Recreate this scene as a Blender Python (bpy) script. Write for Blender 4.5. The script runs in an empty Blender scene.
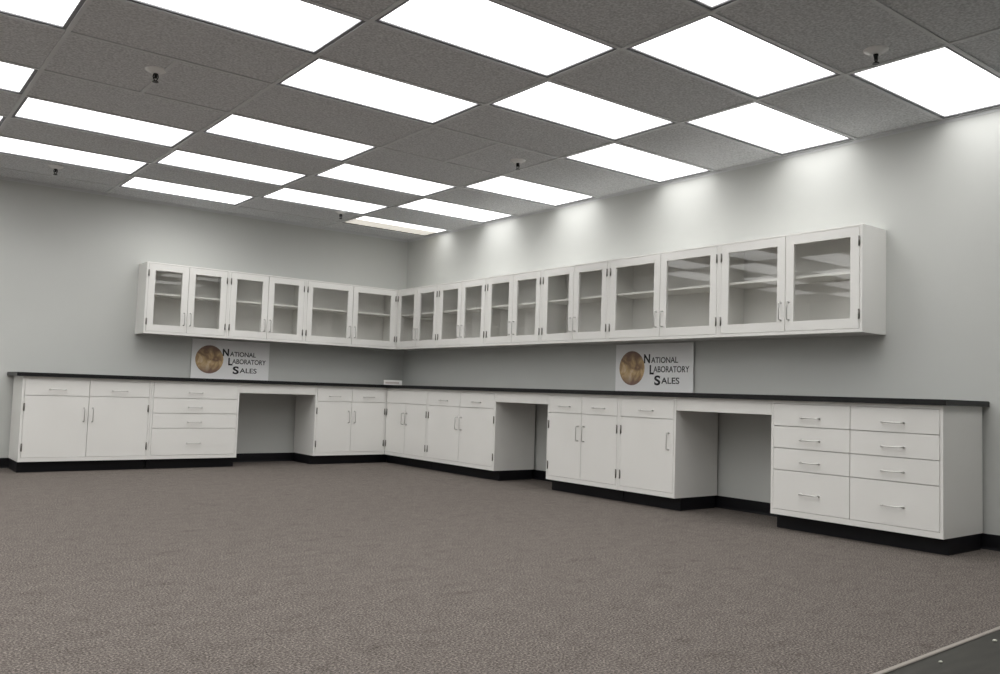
import bpy, bmesh, math
from mathutils import Vector, Matrix
scn = bpy.context.scene
col = scn.collection
PI = math.pi
H = 2.783            # ceiling height
ROOM_L, ROOM_F = -9.69, -11.65   # far left wall (x) and wall behind the camera (y)

# ------------------------------------------------------------------ materials
def mat(name, rgb, rough=0.5, metal=0.0, spec=0.5):
    m = bpy.data.materials.new(name); m.use_nodes = True
    b = m.node_tree.nodes['Principled BSDF']
    b.inputs['Base Color'].default_value = (*rgb, 1)
    b.inputs['Roughness'].default_value = rough
    b.inputs['Metallic'].default_value = metal
    b.inputs['Specular IOR Level'].default_value = spec
    return m

def nd(m, t, **kw):
    n = m.node_tree.nodes.new(t)
    for k, v in kw.items():
        if k in n.inputs: n.inputs[k].default_value = v
        else: setattr(n, k, v)
    return n
def ln(m, a, b): m.node_tree.links.new(a, b)
def ramp(m, pts):
    r = m.node_tree.nodes.new('ShaderNodeValToRGB')
    e = r.color_ramp.elements
    while len(e) < len(pts): e.new(0.5)
    for q, (p, c) in zip(e, pts):
        q.position = p; q.color = (*c, 1)
    return r
def noisy(m, scale, lo, hi, bump=0.0, bscale=None, coord='Object', detail=4, sc3=(1, 1, 1)):
    """base colour varied between lo and hi, optional bump"""
    b = m.node_tree.nodes['Principled BSDF']
    tc = nd(m, 'ShaderNodeTexCoord'); mp = nd(m, 'ShaderNodeMapping'); mp.inputs['Scale'].default_value = sc3
    ln(m, tc.outputs[coord], mp.inputs[0])
    n = nd(m, 'ShaderNodeTexNoise', Scale=scale, Detail=detail)
    ln(m, mp.outputs[0], n.inputs['Vector'])
    r = ramp(m, [(0.3, lo), (0.7, hi)])
    ln(m, n.outputs['Fac'], r.inputs[0]); ln(m, r.outputs[0], b.inputs['Base Color'])
    if bump:
        n2 = nd(m, 'ShaderNodeTexNoise', Scale=bscale or scale, Detail=3)
        ln(m, mp.outputs[0], n2.inputs['Vector'])
        bp = nd(m, 'ShaderNodeBump', Strength=bump, Distance=0.002)
        ln(m, n2.outputs['Fac'], bp.inputs['Height']); ln(m, bp.outputs[0], b.inputs['Normal'])
    return m

M = {}
M['wall'] = noisy(mat('wall_paint', (.5, .5, .5), .55, spec=.3), 1.2, (.580, .590, .568), (.606, .616, .594), .05, 180)
M['white'] = noisy(mat('white_enamel', (.8, .78, .73), .34), 3, (.815, .807, .778), (.835, .827, .800))
M['inner'] = mat('white_enamel_interior', (.83, .82, .785), .45)
M['black'] = noisy(mat('black_epoxy', (.01, .01, .01), .42, spec=.35), 60, (.005, .005, .0055), (.009, .009, .010))
M['rubber'] = mat('black_vinyl_base', (.006, .006, .008), .5, spec=.25)
M['steel'] = mat('brushed_steel', (.62, .61, .59), .28, 1.0)
M['hinge'] = mat('dull_hinge_steel', (.20, .19, .175), .38, 1.0)
M['tee'] = mat('ceiling_grid_paint', (.66, .67, .68), .5)
M['frame'] = mat('light_frame_metal', (.20, .205, .22), .45)
M['iron'] = mat('dark_sprinkler_metal', (.02, .02, .02), .4, .6)
M['flange'] = mat('pale_escutcheon', (.93, .93, .92), .25)
M['board'] = mat('white_sign_board', (.88, .88, .88), .4)
M['ink'] = mat('black_ink', (.012, .012, .014), .6)
M['strip'] = mat('aluminium_strip', (.32, .29, .26), .45, .3)
M['chip'] = mat('pale_scrap', (.6, .6, .52), .8)
M['boxw'] = mat('white_plastic', (.80, .79, .76), .4)
M['boxg'] = mat('pale_pinkish_panel', (.55, .50, .48), .5)

# ceiling tiles: fine fissured mineral fibre
M['tile'] = noisy(mat('mineral_tile', (.4, .4, .4), .9, spec=.1), 75, (.48, .487, .497), (.80, .812, .825), .8, 60, detail=5)

# carpet: speckled brown-grey loop pile with faint wear streaks
def carpet():
    m = mat('loop_pile_carpet', (.1, .09, .08), .95, spec=.05)
    b = m.node_tree.nodes['Principled BSDF']
    tc = nd(m, 'ShaderNodeTexCoord')
    fine = nd(m, 'ShaderNodeTexNoise', Scale=120.0, Detail=4.0, Roughness=.75); ln(m, tc.outputs['Object'], fine.inputs['Vector'])
    r = ramp(m, [(.36, (.040, .035, .032)), (.5, (.120, .105, .095)), (.64, (.27, .238, .218))]); ln(m, fine.outputs['Fac'], r.inputs[0])
    mp = nd(m, 'ShaderNodeMapping'); mp.inputs['Scale'].default_value = (2.4, 4.2, 1); mp.inputs['Rotation'].default_value = (0, 0, -.5)
    ln(m, tc.outputs['Object'], mp.inputs[0])
    st = nd(m, 'ShaderNodeTexNoise', Scale=2.2, Detail=6.0, Roughness=.7); ln(m, mp.outputs[0], st.inputs['Vector'])
    r2 = ramp(m, [(.33, (.78, .775, .77)), (.42, (.97, .97, .97)), (.62, (1.04, 1.04, 1.04))]); ln(m, st.outputs['Fac'], r2.inputs[0])
    big = nd(m, 'ShaderNodeTexNoise', Scale=14.0, Detail=4.0); ln(m, tc.outputs['Object'], big.inputs['Vector'])
    r3 = ramp(m, [(.3, (.90, .895, .89)), (.7, (1.08, 1.08, 1.08))]); ln(m, big.outputs['Fac'], r3.inputs[0])
    x = nd(m, 'ShaderNodeMix', data_type='RGBA', blend_type='MULTIPLY'); x.inputs[0].default_value = 1
    ln(m, r.outputs[0], x.inputs[6]); ln(m, r2.outputs[0], x.inputs[7])
    y = nd(m, 'ShaderNodeMix', data_type='RGBA', blend_type='MULTIPLY'); y.inputs[0].default_value = 1
    ln(m, x.outputs[2], y.inputs[6]); ln(m, r3.outputs[0], y.inputs[7])
    ln(m, y.outputs[2], b.inputs['Base Color'])
    bp = nd(m, 'ShaderNodeBump', Strength=.3, Distance=.003); ln(m, fine.outputs['Fac'], bp.inputs['Height']); ln(m, bp.outputs[0], b.inputs['Normal'])
    return m
M['carpet'] = carpet()
M['vinyl'] = noisy(mat('dark_vinyl_floor', (.06, .06, .055), .5, spec=.3), 5, (.022, .021, .017), (.038, .036, .030), sc3=(1, 6, 1))

def glass():
    m = bpy.data.materials.new('clear_glass'); m.use_nodes = True
    nt = m.node_tree; nt.nodes.clear()
    out = nt.nodes.new('ShaderNodeOutputMaterial'); mx = nt.nodes.new('ShaderNodeMixShader')
    fr = nt.nodes.new('ShaderNodeFresnel')
    ge = nt.nodes.new('ShaderNodeNewGeometry'); io = nt.nodes.new('ShaderNodeMapRange')   # same air-to-glass reflectance on both faces of the pane
    io.inputs['To Min'].default_value = 1.52; io.inputs['To Max'].default_value = 1/1.52
    nt.links.new(ge.outputs['Backfacing'], io.inputs['Value']); nt.links.new(io.outputs[0], fr.inputs[0])
    tr = nt.nodes.new('ShaderNodeBsdfTransparent'); tr.inputs[0].default_value = (.985, .985, .98, 1)
    gl = nt.nodes.new('ShaderNodeBsdfGlossy'); gl.inputs['Roughness'].default_value = .004
    nt.links.new(fr.outputs[0], mx.inputs[0]); nt.links.new(tr.outputs[0], mx.inputs[1])
    nt.links.new(gl.outputs[0], mx.inputs[2]); nt.links.new(mx.outputs[0], out.inputs[0])
    return m
M['glass'] = glass()

def lamp(name, s, c=(1, .992, .972)):
    m = mat(name, (.8, .8, .78), .4)
    b = m.node_tree.nodes['Principled BSDF']
    b.inputs['Emission Color'].default_value = (*c, 1); b.inputs['Emission Strength'].default_value = s
    return m
def lens(name, s, c=(1, .992, .972), t=.86):
    # prismatic lens: glows itself and lets the lamp in the housing through
    m = bpy.data.materials.new(name); m.use_nodes = True; nt = m.node_tree; nt.nodes.clear()
    out = nt.nodes.new('ShaderNodeOutputMaterial'); ad = nt.nodes.new('ShaderNodeAddShader')
    tr = nt.nodes.new('ShaderNodeBsdfTransparent'); tr.inputs[0].default_value = (t, t, t, 1)
    em = nt.nodes.new('ShaderNodeEmission'); em.inputs[0].default_value = (*c, 1); em.inputs[1].default_value = s
    nt.links.new(tr.outputs[0], ad.inputs[0]); nt.links.new(em.outputs[0], ad.inputs[1]); nt.links.new(ad.outputs[0], out.inputs[0])
    return m
M['lit'] = lens('lit_diffuser', 1.1)
LAMP_W, LAMP_SPREAD = 6.35, 142
def housing_lamp(parent, w, d, x=0, y=0, p=LAMP_W):
    la = bpy.data.lights.new('fluorescent_lamp', 'AREA'); la.shape = 'RECTANGLE'; la.size = w; la.size_y = d
    la.energy = p*w*d/.65; la.color = (1, .992, .972); la.spread = math.radians(LAMP_SPREAD)
    o = bpy.data.objects.new('fluorescent_lamp', la); col.objects.link(o); o.parent = parent; o.location = (x, y, .022)
    return o
M['dim'] = lamp('weakly_lit_diffuser', .55, (1, .93, .82))

def emblem():
    m = mat('printed_globe', (.4, .25, .1), .5)
    b = m.node_tree.nodes['Principled BSDF']
    tc = nd(m, 'ShaderNodeTexCoord'); n = nd(m, 'ShaderNodeTexNoise', Scale=9.0, Detail=5.0, Distortion=.8)
    ln(m, tc.outputs['Object'], n.inputs['Vector'])
    r = ramp(m, [(.32, (.17, .10, .075)), (.44, (.32, .20, .11)), (.54, (.55, .38, .19)), (.66, (.72, .57, .38))]); ln(m, n.outputs['Fac'], r.inputs[0])
    sp = nd(m, 'ShaderNodeSeparateXYZ'); ln(m, tc.outputs['Object'], sp.inputs[0])
    # the print is darker plum towards top and bottom of the disc
    ab = nd(m, 'ShaderNodeMath', operation='ABSOLUTE'); ln(m, sp.outputs['Z'], ab.inputs[0])
    r2 = ramp(m, [(.06, (0, 0, 0)), (.15, (1, 1, 1))]); ln(m, ab.outputs[0], r2.inputs[0])
    x = nd(m, 'ShaderNodeMix', data_type='RGBA'); ln(m, r2.outputs[0], x.inputs[0]); ln(m, r.outputs[0], x.inputs[6])
    x.inputs[7].default_value = (.20, .12, .10, 1)
    ln(m, x.outputs[2], b.inputs['Base Color'])
    return m
M['emblem'] = emblem()

# ------------------------------------------------------------------ mesh helpers
def box(bm, x0, x1, y0, y1, z0, z1, bev=0.0):
    t = bmesh.new()
    bmesh.ops.create_cube(t, size=1)
    for v in t.verts:
        v.co = Vector(((x0+x1)/2 + v.co.x*(x1-x0), (y0+y1)/2 + v.co.y*(y1-y0), (z0+z1)/2 + v.co.z*(z1-z0)))
    if bev: bmesh.ops.bevel(t, geom=t.edges[:], offset=bev, segments=2, profile=.5, affect='EDGES')
    merge(bm, t)
def merge(bm, t):
    me = bpy.data.meshes.new('tmp'); t.to_mesh(me); t.free(); bm.from_mesh(me); bpy.data.meshes.remove(me)
def cyl(bm, c, r0, r1, z0, z1, n=24):
    t = bmesh.new()
    bmesh.ops.create_cone(t, cap_ends=True, segments=n, radius1=r0, radius2=r1, depth=z1-z0)
    bmesh.ops.translate(t, verts=t.verts[:], vec=(c[0], c[1], (z0+z1)/2)); merge(bm, t)
def tube(bm, pts, r, n=8):
    pts = [Vector(p) for p in pts]; rings = []
    for i, p in enumerate(pts):
        d = (pts[min(i+1, len(pts)-1)] - pts[max(i-1, 0)]).normalized()
        a = d.orthogonal() if i == 0 else rings_a - d*rings_a.dot(d)
        a.normalize(); rings_a = a; b = d.cross(a)
        rings.append([bm.verts.new(p + r*(math.cos(2*PI*k/n)*a + math.sin(2*PI*k/n)*b)) for k in range(n)])
    for q, w in zip(rings, rings[1:]):
        for k in range(n): bm.faces.new((q[k], q[(k+1) % n], w[(k+1) % n], w[k]))
    bm.faces.new(rings[0][::-1]); bm.faces.new(rings[-1])
def obj(name, bm, m, parent=None, smooth=False):
    bmesh.ops.recalc_face_normals(bm, faces=bm.faces[:])
    me = bpy.data.meshes.new(name); bm.to_mesh(me); bm.free(); me.materials.append(m)
    if smooth:
        for p in me.polygons: p.use_smooth = True
    o = bpy.data.objects.new(name, me); col.objects.link(o)
    if parent: o.parent = parent
    return o
def B(*a, **k):
    bm = bmesh.new(); box(bm, *a, **k); return bm
def thing(name, label, cat, loc=(0, 0, 0), rz=0, group=None):
    o = bpy.data.objects.new(name, None); col.objects.link(o); o.empty_display_size = .1
    o.location = loc; o.rotation_euler = (0, 0, rz); o['label'] = label; o['category'] = cat
    if group: o['group'] = group
    return o
def tag(o, label, cat, group=None):
    o['label'] = label; o['category'] = cat
    if group: o['group'] = group
    return o
def struct(name, bm, m):
    o = obj(name, bm, m); o['kind'] = 'structure'; return o

# ------------------------------------------------------------------ room shell
def edge(x): return -7.876 + (x+1.978)*.0324
def slab(pts, z0, z1):
    bm = bmesh.new(); a = [bm.verts.new((x, y, z0)) for x, y in pts]; b = [bm.verts.new((x, y, z1)) for x, y in pts]; n = len(pts)
    for k in range(n): bm.faces.new((a[k], a[(k+1) % n], b[(k+1) % n], b[k]))
    bm.faces.new(a[::-1]); bm.faces.new(b); return bm
struct('floor', slab([(ROOM_L, edge(ROOM_L)), (0, edge(0)), (0, 0), (ROOM_L, 0)], -.1, 0), M['carpet'])
struct('floor', slab([(ROOM_L, ROOM_F), (0, ROOM_F), (0, edge(0)), (ROOM_L, edge(ROOM_L))], -.1, -.002), M['vinyl'])
struct('wall_back', B(ROOM_L-.12, .12, 0, .12, -.1, H+.25), M['wall'])
struct('wall_right', B(0, .12, ROOM_F-.12, 0, -.1, H+.25), M['wall'])
struct('wall_left', B(ROOM_L-.12, ROOM_L, ROOM_F-.12, 0, -.1, H+.25), M['wall'])
struct('wall_front', B(ROOM_L, 0, ROOM_F-.12, ROOM_F, -.1, H+.25), M['wall'])
# metal edging strip between carpet and the darker floor
bm = bmesh.new(); prof = [(-.010, 0), (-.007, .003), (.006, .004), (.010, .0)]
a = [bm.verts.new((ROOM_L+.01, edge(ROOM_L)+p, z)) for p, z in prof]; b_ = [bm.verts.new((-.014, edge(-.014)+p, z)) for p, z in prof]
for k in range(4): bm.faces.new((a[k], a[(k+1) % 4], b_[(k+1) % 4], b_[k]))
bm.faces.new(a); bm.faces.new(b_[::-1])
struct('trim_1', bm, M['strip'])

def base_profile(bm, p0, p1, nrm, h=.096, t=.008, foot=.012):
    """cove base: thin upright with a flared foot, from p0 to p1, growing along nrm"""
    pr = [(0, 0), (foot, 0), (foot*.8, .004), (t*.75, .014), (t*.6, h-.004), (t*.3, h), (0, h)]
    n = Vector(nrm)
    A = [bm.verts.new(Vector(p0) + n*q + Vector((0, 0, z))) for q, z in pr]
    C = [bm.verts.new(Vector(p1) + n*q + Vector((0, 0, z))) for q, z in pr]
    k = len(pr)
    for i in range(k): bm.faces.new((A[i], A[(i+1) % k], C[(i+1) % k], C[i]))
    bm.faces.new(A[::-1]); bm.faces.new(C)
bm = bmesh.new(); base_profile(bm, (ROOM_L, 0, 0), (0, 0, 0), (0, -1, 0)); struct('baseboard_back', bm, M['rubber'])
bm = bmesh.new(); base_profile(bm, (0, -.02, 0), (0, ROOM_F, 0), (-1, 0, 0)); struct('baseboard_right', bm, M['rubber'])
bm = bmesh.new(); base_profile(bm, (ROOM_L, -.02, 0), (ROOM_L, ROOM_F+.02, 0), (1, 0, 0)); struct('baseboard_left', bm, M['rubber'])

# ------------------------------------------------------------------ ceiling
XL = [-9.69, -8.475, -7.26, -6.045, -4.83, -3.641, -2.421, -1.204, 0.0]      # column lines
YL = {-3: -7.323, -2: -6.737, -1: -6.133, 0: -5.508, 1: -4.877, 2: -4.258, 3: -3.495, 4: -2.863, 5: -2.243, 6: -1.626, 7: -1.009, 8: -.419, 9: 0.0}
for k in range(-4, -10, -1): YL[k] = YL[-3] + (k+3)*.618
YL[-10] = ROOM_F
ROWS = range(-10, 9)
def is_light(c, k):      # c: column index, 3 = along the right wall, 0 = fourth, negatives beyond
    return (c+k) % 2 == 0 and k <= 7 and (c, k) not in ((0, 2), (2, 2)) and k > -7 and (c, k) != (2, -4)
bm = bmesh.new()
for i in range(8):
    c = i-4
    for k in ROWS:
        if is_light(c, k): continue
        box(bm, XL[i], XL[i+1], YL[k], YL[k+1], H, H+.016)
box(bm, ROOM_L, 0, ROOM_F, 0, H+.16, H+.2)
struct('ceiling', bm, M['tile'])
# exposed tee grid and wall angle
bm = bmesh.new(); w = .012
for x in XL[1:-1]: box(bm, x-w, x+w, ROOM_F+.02, -.02, H-.007, H-.0005)
for k in ROWS:
    if k > -10: 
        for i in range(8):
            box(bm, XL[i]+w, XL[i+1]-w, YL[k]-w, YL[k]+w, H-.0065, H-.0005)
for i, k in ((4, 2), (6, 2)):
    xm = (XL[i]+XL[i+1])/2; box(bm, xm-w, xm+w, YL[k]+w, YL[k+1]-w, H-.0062, H-.0005)
struct('trim_2', bm, M['tee'])
bm = bmesh.new()
box(bm, ROOM_L+.001, -.001, -.022, -.0005, H-.007, H-.0005); box(bm, ROOM_L+.001, -.001, -.003, -.0005, H-.026, H-.006)
box(bm, -.022, -.0005, ROOM_F+.001, -.022, H-.007, H-.0005); box(bm, -.003, -.0005, ROOM_F+.001, -.022, H-.026, H-.006)
struct('trim_3', bm, M['tee'])

COLN = {3: 'lit ceiling light panel in the column along the right wall', 2: 'lit ceiling panel, second column out from the right wall',
        1: 'lit ceiling panel, third column out from the right wall', 0: 'lit ceiling panel, fourth column out from the right wall',
        -1: 'lit ceiling panel cut by the left edge of the photo'}
ORD = ['nearest the back wall', 'second from the back wall', 'third from the back wall', 'fourth from the back wall', 'fifth from the back wall', 'sixth from the back wall']
FIRSTK = {3: -3, 2: -2, 1: -3, 0: 0, -1: 1}   # nearest rows the frame still shows
cnt = {}
for i in range(7, -1, -1):
    c = i-4
    for k in range(8, -10, -1):
        if not is_light(c, k): continue
        vis = c in FIRSTK and FIRSTK[c] <= k and not (c == -1 and k > 5)
        if vis:
            n = cnt.get(c, 0); cnt[c] = n+1
            lab = '%s, %s' % (COLN[c], ORD[n]); grp = 'fluorescent light panels in the tile ceiling'
            if (c, k) == (3, 7): lab = 'ceiling light panel in the far room corner, its far half dim'
        else:
            lab = 'lit rectangular ceiling light panel outside the frame of the photo'; grp = 'light panels outside the frame'
        x0, x1, y0, y1 = XL[i]+.0125, XL[i+1]-.0125, YL[k]+.0125, YL[k+1]-.0125
        if i == 7: x1 = XL[i+1]-.024
        cx, cy = (x0+x1)/2, (y0+y1)/2
        t = thing('ceiling_light', lab, 'ceiling light', (cx, cy, H), 0, grp)
        a, b2 = (x1-x0)/2, (y1-y0)/2; f = .02
        bm = bmesh.new()
        for (p, q, r, s) in ((-a, a, -b2, -b2+f), (-a, a, b2-f, b2), (-a, -a+f, -b2+f, b2-f), (a-f, a, -b2+f, b2-f)):
            box(bm, p, q, r, s, -.001, .05)
        box(bm, -a, a, -b2, b2, .05, .09)
        obj('frame', bm, M['frame'], t)
        if (c, k) == (3, 7):
            obj('diffuser', B(-a+f, a-f, -b2+f, -.02, .006, .008), M['lit'], t)
            housing_lamp(t, 2*a-.05, b2-.045, 0, -b2/2)
            o = obj('diffuser', B(-a+f, a-f, -.02, b2-f, .006, .010), M['dim'], t); o['label'] = 'dim unlit half of the diffuser'
        else:
            obj('diffuser', B(-a+f, a-f, -b2+f, b2-f, .006, .008), M['lit'], t)
            housing_lamp(t, 2*a-.05, 2*b2-.05)

# ------------------------------------------------------------------ sprinklers
def sprinkler(x, y, label):
    t = thing('fire_sprinkler', label, 'sprinkler', (x, y, H), 0, 'ceiling fire sprinklers')
    bm = bmesh.new(); cyl(bm, (0, 0), .060, .068, -.008, .002, 32); cyl(bm, (0, 0), .030, .060, -.024, -.008, 32); obj('flange', bm, M['flange'], t)
    bm = bmesh.new(); cyl(bm, (0, 0), .013, .014, -.034, -.018, 16); cyl(bm, (0, 0), .009, .009, -.052, -.028, 12)
    for s in (-1, 1): tube(bm, [(s*.013, 0, -.028), (s*.015, 0, -.045), (s*.008, 0, -.062), (0, 0, -.070)], .0035, 6)
    obj('sprinkler_body', bm, M['iron'], t)
    bm = bmesh.new(); cyl(bm, (0, 0), .019, .016, -.076, -.070, 16); obj('deflector', bm, M['iron'], t)
sprinkler(-4.282, -3.984, 'dark fire sprinkler with pale flange, on blank grey tiles at upper left')
sprinkler(-1.399, -7.032, 'largest fire sprinkler, beside the big light panel at upper right')
sprinkler(-1.392, -3.956, 'fire sprinkler with pale flange on the quartered tile above the middle cabinets')
sprinkler(-4.260, -.847, 'small fire sprinkler near the back wall at far left of the photo')
sprinkler(-1.465, -.973, 'smallest fire sprinkler, near the room corner beside a light panel')

# ------------------------------------------------------------------ cabinet parts
def pull(parent, p, vertical, L=.128, out=.030, r=.0042):
    """wire pull: centre p on the face, standing out towards -y"""
    d = Vector((0, 0, 1)) if vertical else Vector((1, 0, 0)); n = Vector((0, -1, 0)); p = Vector(p); h = L/2
    pts = [p-d*h, p-d*h+n*out*.65]
    for a in (30, 60): pts.append(p-d*(h-out*.35*(1-math.cos(math.radians(a)))) + n*(out*.65+out*.35*math.sin(math.radians(a))))
    pts.append(p-d*(h-out*.35)+n*out)
    pts += [q for q in reversed([p+d*((p-q).dot(d))+n*((q-p).dot(n)) for q in pts])]
    bm = bmesh.new(); tube(bm, pts, r, 10)
    for s in (-1, 1):
        tube(bm, [p+d*h*s+n*0.0001, p+d*h*s+n*.003], .0075, 10)
    return obj('handle', bm, M['steel'], parent, True)
def hinge(parent, x, z, y, L=.064):
    bm = bmesh.new()
    tube(bm, [(x, y-.004, z-L/2), (x, y-.004, z+L/2)], .0052, 10)
    for q in (-.17, .17): tube(bm, [(x, y-.004, z+q*L-.001), (x, y-.004, z+q*L+.001)], .006, 10)
    for s in (-1, 1): tube(bm, [(x, y-.004, z+s*L/2), (x, y-.004, z+s*(L/2+.004))], .0065, 10)
    box(bm, x-.007, x+.007, y-.003, y-.0004, z-L/2+.003, z+L/2-.003)
    return obj('hinge', bm, M['hinge'], parent, True)

DB, DU = .546, .3125
ZT = .882
G = .0022     # half gap between fronts
def base_cabinet(loc, rz, W, label, spec, toe_l=0., toe_r=0., group='white base cabinets under the black worktop'):
    t = thing('base_cabinet', label, 'base cabinet', loc, rz, group)
    F = -DB; bk = -.03; zb = .10; s = .019
    bm = bmesh.new()
    box(bm, 0, .012, F+.001, bk, zb, ZT); box(bm, W-.012, W, F+.001, bk, zb, ZT)          # sides
    box(bm, .012, W-.012, F+.03, bk, zb, zb+.012)                                # bottom
    box(bm, .012, W-.012, bk-.012, bk, zb+.012, ZT)                                   # back
    box(bm, .012, W-.012, F+.03, F+.09, ZT-.012, ZT)                            # top front rail
    for a, b in ((.0005, s), (W-s, W-.0005)): box(bm, a, b, F, F+.03, zb, ZT, bev=.0015)  # stiles
    box(bm, s-.002, W-s+.002, F, F+.03, zb, .1365, bev=.0015); box(bm, s-.002, W-s+.002, F, F+.03, .859, ZT, bev=.0015)
    box(bm, .012, W-.012, F+.032, F+.036, .13, .865)    # inner dust panel behind the gaps
    obj('body', bm, M['white'], t)
    obj('toe_kick', B(.004-toe_l, W-.004+toe_r, F+.075, bk-.02, 0, zb), M['rubber'], t)
    def front(nm, x0, x1, z0, z1):
        return obj(nm, B(x0+G, x1-G, F-.001, F+.018, z0+G, z1-G, bev=.0016), M['white'], t)
    X0, X1 = s, W-s; mid = W/2+spec.get('shift', 0)
    if spec['kind'] == 'drawers':
        n = spec['cols']; lv = [.859, .706, .555, .406, .1365]; hz = [.768, .618, .468, .257]
        for c in range(n):
            a, b = X0+(X1-X0)*c/n, X0+(X1-X0)*(c+1)/n
            for z1, z0, hh in zip(lv, lv[1:], hz):
                d = front('drawer', a, b, z0, z1); pull(d, ((a+b)/2+spec.get('hs', 0), F-.001, hh), False, .134)
    else:
        zd = .707; nd_ = spec.get('drawers', 2)
        if nd_ == 0:
            p = front('false_front', X0, X1, zd, .859)
        for c in range(nd_):
            cuts = [X0, mid, X1] if nd_ == 2 else [X0, X1]
            a, b = cuts[c], cuts[c+1]
            d = front('drawer', a, b, zd, .859); pull(d, ((a+b)/2, F-.001, .766), False, .134)
        if spec['doors'] == 2:
            for a, b, hx, gx in ((X0, mid, mid-.038, X0+.003), (mid, X1, mid+.038, X1-.003)):
                d = front('door', a, b, .1365, zd); pull(d, (hx, F-.001, .535), True)
                for z in (.600, .232): hinge(d, gx, z, F)
        else:
            d = front('door', X0, X1, .1365, zd); pull(d, (X1-.048, F-.001, .535), True)
            for z in (.600, .232): hinge(d, X0+.003, z, F)
    return t
R = -PI/2
dd = dict(kind='doors', doors=2)
base_cabinet((-4.361, 0, 0), 0, 1.134, 'wide white base cabinet, two drawers over two doors, at the far left end', dd)
base_cabinet((-3.225, 0, 0), 0, .893, 'white base cabinet with four stacked full-width drawers, below the left sign', dict(kind='drawers', cols=1, hs=-.01))
base_cabinet((-1.458, 0, 0), 0, .911, 'white two-drawer two-door base cabinet on the back wall, between knee space and corner', dd, toe_r=.078)
base_cabinet((0, -.547, 0), R, .892, 'white base cabinet in the corner, plain panel instead of drawers over two doors', dict(kind='doors', doors=2, drawers=0, shift=-.015), toe_l=.073)
base_cabinet((0, -1.441, 0), R, 1.223, 'wide white two-drawer two-door base cabinet on the right wall, second from the corner', dd)
base_cabinet((0, -3.446, 0), R, .905, 'white two-drawer two-door base cabinet touching the left of the narrow single-door cabinet', dd)
base_cabinet((0, -4.353, 0), R, .607, 'narrow white base cabinet with one drawer and one door, under the right sign', dict(kind='doors', doors=1, drawers=1))
base_cabinet((0, -5.818, 0), R, 1.173, 'wide white base cabinet with eight drawers in two columns, at the right end', dict(kind='drawers', cols=2))

def knee_rail(loc, rz, W, label):
    t = thing('knee_space_rail', label, 'apron rail', loc, rz, 'white rails above the open knee spaces')
    bm = bmesh.new(); F = -DB
    box(bm, .001, W-.001, F+.001, F+.020, .778, ZT, bev=.0015)
    box(bm, .001, W-.001, F+.020, F+.06, .778, .790); obj('rail', bm, M['white'], t)
    bm = bmesh.new()
    for x in (.001, W-.021): box(bm, x, x+.02, F+.06, -.06, .80, ZT)
    obj('support_bar', bm, M['white'], t)
knee_rail((-2.331, 0, 0), 0, .872, 'white rail over the open knee space on the back wall')
knee_rail((0, -2.665, 0), R, .780, 'white rail over the narrower knee space near the corner on the right wall')
knee_rail((0, -4.961, 0), R, .856, 'white rail over the knee space between the single-door and eight-drawer cabinets')

# ------------------------------------------------------------------ L-shaped worktop
bm = bmesh.new(); e = DB+.032; zt0, zt1 = ZT+.0005, .917; L0, L1 = -4.415, -7.022
pts = [(L0, -.001), (L0, -e), (-e, -e), (-e, L1), (-.001, L1), (-.001, -.001)]
lo = [bm.verts.new((x, y, zt0)) for x, y in pts]; hi = [bm.verts.new((x, y, zt1)) for x, y in pts]
for k in range(6): bm.faces.new((lo[k], lo[(k+1) % 6], hi[(k+1) % 6], hi[k]))
bm.faces.new(lo[::-1]); bm.faces.new(hi)
bmesh.ops.bevel(bm, geom=[q for q in bm.edges if all(v.co.z > .9 for v in q.verts)], offset=.003, segments=2, affect='EDGES')
tag(obj('worktop', bm, M['black']), 'long black L-shaped worktop running over all the base cabinets', 'worktop')

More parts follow.
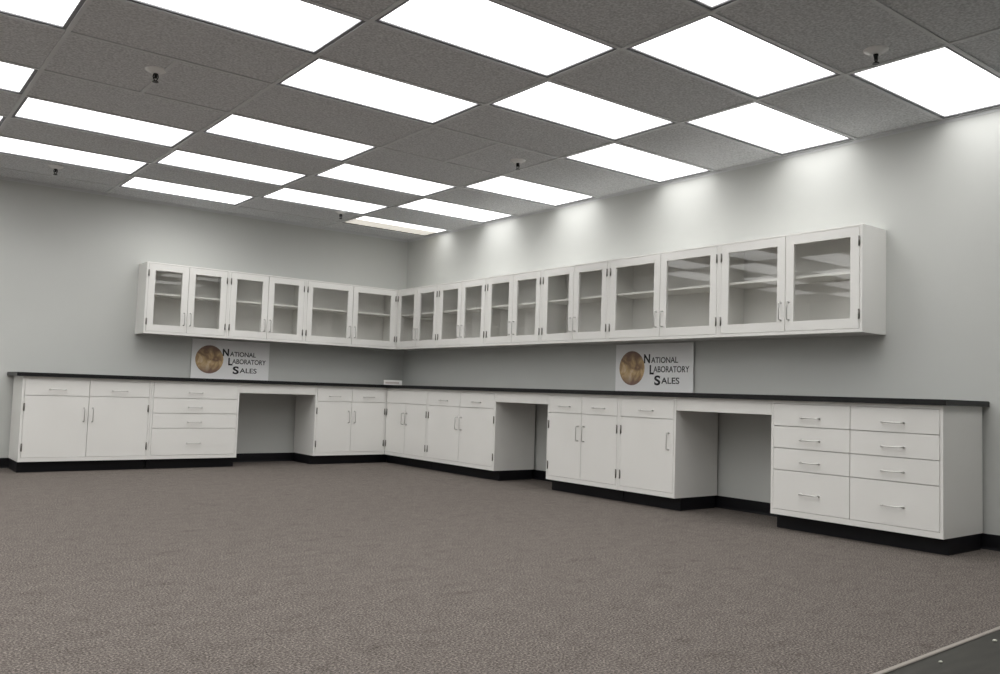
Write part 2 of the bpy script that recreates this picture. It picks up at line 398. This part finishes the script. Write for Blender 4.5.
# ------------------------------------------------------------------ glazed wall cabinets
ZB, ZU = 1.356, 2.089
def wall_cabinet(loc, rz, W, label, filler=0.):
    t = thing('wall_cabinet', label, 'wall cabinet', loc, rz, 'white glazed wall cabinets')
    F = -DU; s = .019; bm = bmesh.new()
    box(bm, 0, .014, F+.001, -.001, ZB, ZU); box(bm, W-.014, W, F+.001, -.001, ZB, ZU)
    box(bm, .014, W-.014, F+.03, -.001, ZB+.002, ZB+.020); box(bm, .014, W-.014, F+.03, -.001, ZU-.016, ZU)
    box(bm, .014, W-.014, -.012, -.001, ZB+.020, ZU-.016)
    for a, b in ((.0005, s), (W-s, W-.0005)): box(bm, a, b, F, F+.022, ZB, ZU, bev=.0015)
    box(bm, s-.002, W-s+.002, F, F+.03, ZB, ZB+.024, bev=.0015); box(bm, s-.002, W-s+.002, F, F+.03, ZU-.013, ZU, bev=.0015)
    obj('body', bm, M['white'], t)
    if filler:
        obj('corner_filler', B(W+.001, W+filler, F+.004, -.001, ZB+.002, ZU-.002), M['white'], t)
    obj('shelf', B(.0145, W-.0145, F+.035, -.0125, 1.762, 1.780, bev=.002), M['inner'], t)
    X0, X1, mid = s, W-s, W/2; z0, z1 = ZB+.024, ZU-.013; fw = .066
    for a, b, hx, gx in ((X0, mid, mid-.033, X0+.003), (mid, X1, mid+.033, X1-.003)):
        a += G; b -= G; q0, q1 = z0+G, z1-G
        bm = bmesh.new()
        fb = F-.001; bk = F+.018
        box(bm, a, a+fw, fb, bk, q0, q1, bev=.0016); box(bm, b-fw, b, fb, bk, q0, q1, bev=.0016)
        box(bm, a+fw-.001, b-fw+.001, fb, bk, q0, q0+fw+.002, bev=.0016); box(bm, a+fw-.001, b-fw+.001, fb, bk, q1-fw, q1, bev=.0016)
        d = obj('door', bm, M['white'], t)
        obj('glass_pane', B(a+fw-.004, b-fw+.004, F+.007, F+.010, q0+fw-.002, q1-fw+.004), M['glass'], d)
        pull(d, (hx, F-.001, 1.528), True)
        for z in (1.975, 1.478): hinge(d, gx, z, F, .06)
    return t
wall_cabinet((-3.276, 0, 0), 0, .857, 'white two-door glass wall cabinet at the far left end, partly above the left sign')
wall_cabinet((-2.418, 0, 0), 0, .893, 'white two-door glass wall cabinet in the middle of the three on the back wall')
wall_cabinet((-1.524, 0, 0), 0, 1.210, 'wide white two-door glass wall cabinet on the back wall, meeting the corner', filler=.311)
wall_cabinet((0, -.3135, 0), R, .902, 'white glass wall cabinet on the right wall, first from the corner')
wall_cabinet((0, -1.217, 0), R, .921, 'white glass wall cabinet on the right wall, second from the corner')
wall_cabinet((0, -2.139, 0), R, .900, 'white glass wall cabinet on the right wall, third from the corner above the knee space')
wall_cabinet((0, -3.040, 0), R, .917, 'white glass wall cabinet on the right wall, fourth from the corner')
wall_cabinet((0, -3.958, 0), R, 1.209, 'wide white glass wall cabinet directly above the right sign')
wall_cabinet((0, -5.168, 0), R, 1.183, 'wide white glass wall cabinet at the right end, its plain side panel showing')

# ------------------------------------------------------------------ signs
def text_mesh(s, x0, x1, z0, z1, y, bold=.0):
    cu = bpy.data.curves.new('t', 'FONT'); cu.body = s; cu.size = 1; cu.extrude = .0; cu.offset = bold
    o = bpy.data.objects.new('t', cu); col.objects.link(o)
    dg = bpy.context.evaluated_depsgraph_get(); me = bpy.data.meshes.new_from_object(o.evaluated_get(dg))
    xs = [v.co.x for v in me.vertices]; ys = [v.co.y for v in me.vertices]
    ax, bx, ay, by = min(xs), max(xs), min(ys), max(ys)
    t = bmesh.new(); t.from_mesh(me)
    for v in t.verts: v.co = Vector((x0+(v.co.x-ax)/(bx-ax)*(x1-x0), y, z0+(v.co.y-ay)/(by-ay)*(z1-z0)))
    r = bmesh.ops.extrude_face_region(t, geom=t.faces[:])
    bmesh.ops.translate(t, verts=[g for g in r['geom'] if isinstance(g, bmesh.types.BMVert)], vec=(0, -.0006, 0))
    bpy.data.objects.remove(o); bpy.data.curves.remove(cu); bpy.data.meshes.remove(me)
    return t
def sign(loc, rz, W, label, cu0):
    t = thing('sign_board', label, 'sign', loc, rz, 'company signs standing on the worktop')
    HS = .430; T = .012
    # the board leans back a little against the wall: keep upright, its back near the wall
    obj('board', B(0, W, -T, 0, 0, HS, bev=.0015), M['board'], t)
    bm = bmesh.new(); r = .154; n = 64
    for y in (0,):
        vs = [bm.verts.new((r*math.cos(2*PI*k/n), -.0012, r*math.sin(2*PI*k/n))) for k in range(n)]
        vb = [bm.verts.new((v.co.x, 0, v.co.z)) for v in vs]
        bm.faces.new(vs); bm.faces.new(vb[::-1])
        for k in range(n): bm.faces.new((vs[k], vs[(k+1) % n], vb[(k+1) % n], vb[k]))
    d = obj('globe_emblem', bm, M['emblem'], t); d.location = (cu0*W, -T, .213); d['label'] = 'round gold and brown globe picture'
    y = -T-.0001
    def Z(v): return HS*(1-v)
    for nm, parts in (('lettering', [('N', .385, .465, .215, .405, .03), ('ATIONAL', .480, .818, .280, .402, .012)]),
                      ('lettering', [('L', .462, .517, .440, .635, .03), ('ABORATORY', .512, .955, .466, .592, .012)]),
                      ('lettering', [('S', .525, .602, .655, .855, .03), ('ALES', .615, .838, .696, .822, .012)])):
        bm = bmesh.new()
        for s, a, b, v0, v1, bo in parts: merge(bm, text_mesh(s, a*W, b*W, Z(v1), Z(v0), y, bo))
        obj(nm, bm, M['ink'], t)
    return t
sign((-2.685, -.012, .9175), 0, .880, 'white company sign with gold globe standing on the left worktop', .222)
sign((-.012, -3.785, .9175), R, .905, 'white company sign with gold globe standing on the right worktop', .225)

# small white box on the worktop in the corner
t = thing('plastic_box', 'small white box standing on the black worktop in the room corner', 'box', (-.31, -.27, .9172), -.45)
obj('box_body', B(-.11, .11, -.05, .05, 0, .060, bev=.003), M['boxw'], t)
obj('front_panel', B(-.092, .075, -.0515, -.049, .018, .040), M['boxg'], t)['label'] = 'duller recessed front panel'

# scraps on the dark floor
for (x, y, s, lab) in ((-2.657, -7.960, .009, 'tiny pale scrap on the dark floor, nearer the bottom edge of the photo'),
                       (-2.201, -7.948, .011, 'tiny white scrap on the dark floor at the right edge of the photo')):
    bm = bmesh.new(); bmesh.ops.create_icosphere(bm, subdivisions=2, radius=s)
    for v in bm.verts: v.co = Vector((v.co.x*(1+.3*math.sin(v.co.y*300)), v.co.y*.7, v.co.z*.35))
    o = obj('paper_scrap', bm, M['chip'], None, True); o.location = (x, y, -.002+s*.34); tag(o, lab, 'debris')

# ------------------------------------------------------------------ camera, world, view
cam = bpy.data.cameras.new('camera'); co = bpy.data.objects.new('camera', cam); col.objects.link(co)
yaw, pitch, roll = .65844, .0641, .0325
cy, sy, cp, sp = math.cos(yaw), math.sin(yaw), math.cos(pitch), math.sin(pitch)
fwd = Vector((sy*cp, cy*cp, sp)); rt = Vector((cy, -sy, 0)); up = rt.cross(fwd)
c, s = math.cos(roll), math.sin(roll)
r_ = c*rt + s*up; u_ = -s*rt + c*up
m = Matrix((r_, u_, -fwd)).transposed().to_4x4(); m.translation = Vector((-5.723, -9.3893, .8763))
co.matrix_world = m
cam.sensor_width = 36; cam.lens = 36*856.63/1000; cam.clip_start = .05
scn.camera = co
wd = bpy.data.worlds.new('world'); scn.world = wd; wd.use_nodes = True
wd.node_tree.nodes['Background'].inputs[0].default_value = (.02, .02, .02, 1)
vs = scn.view_settings; vs.view_transform = 'Standard'; vs.look = 'None'; vs.gamma = 1; vs.use_curve_mapping = False; vs.exposure = 0.0
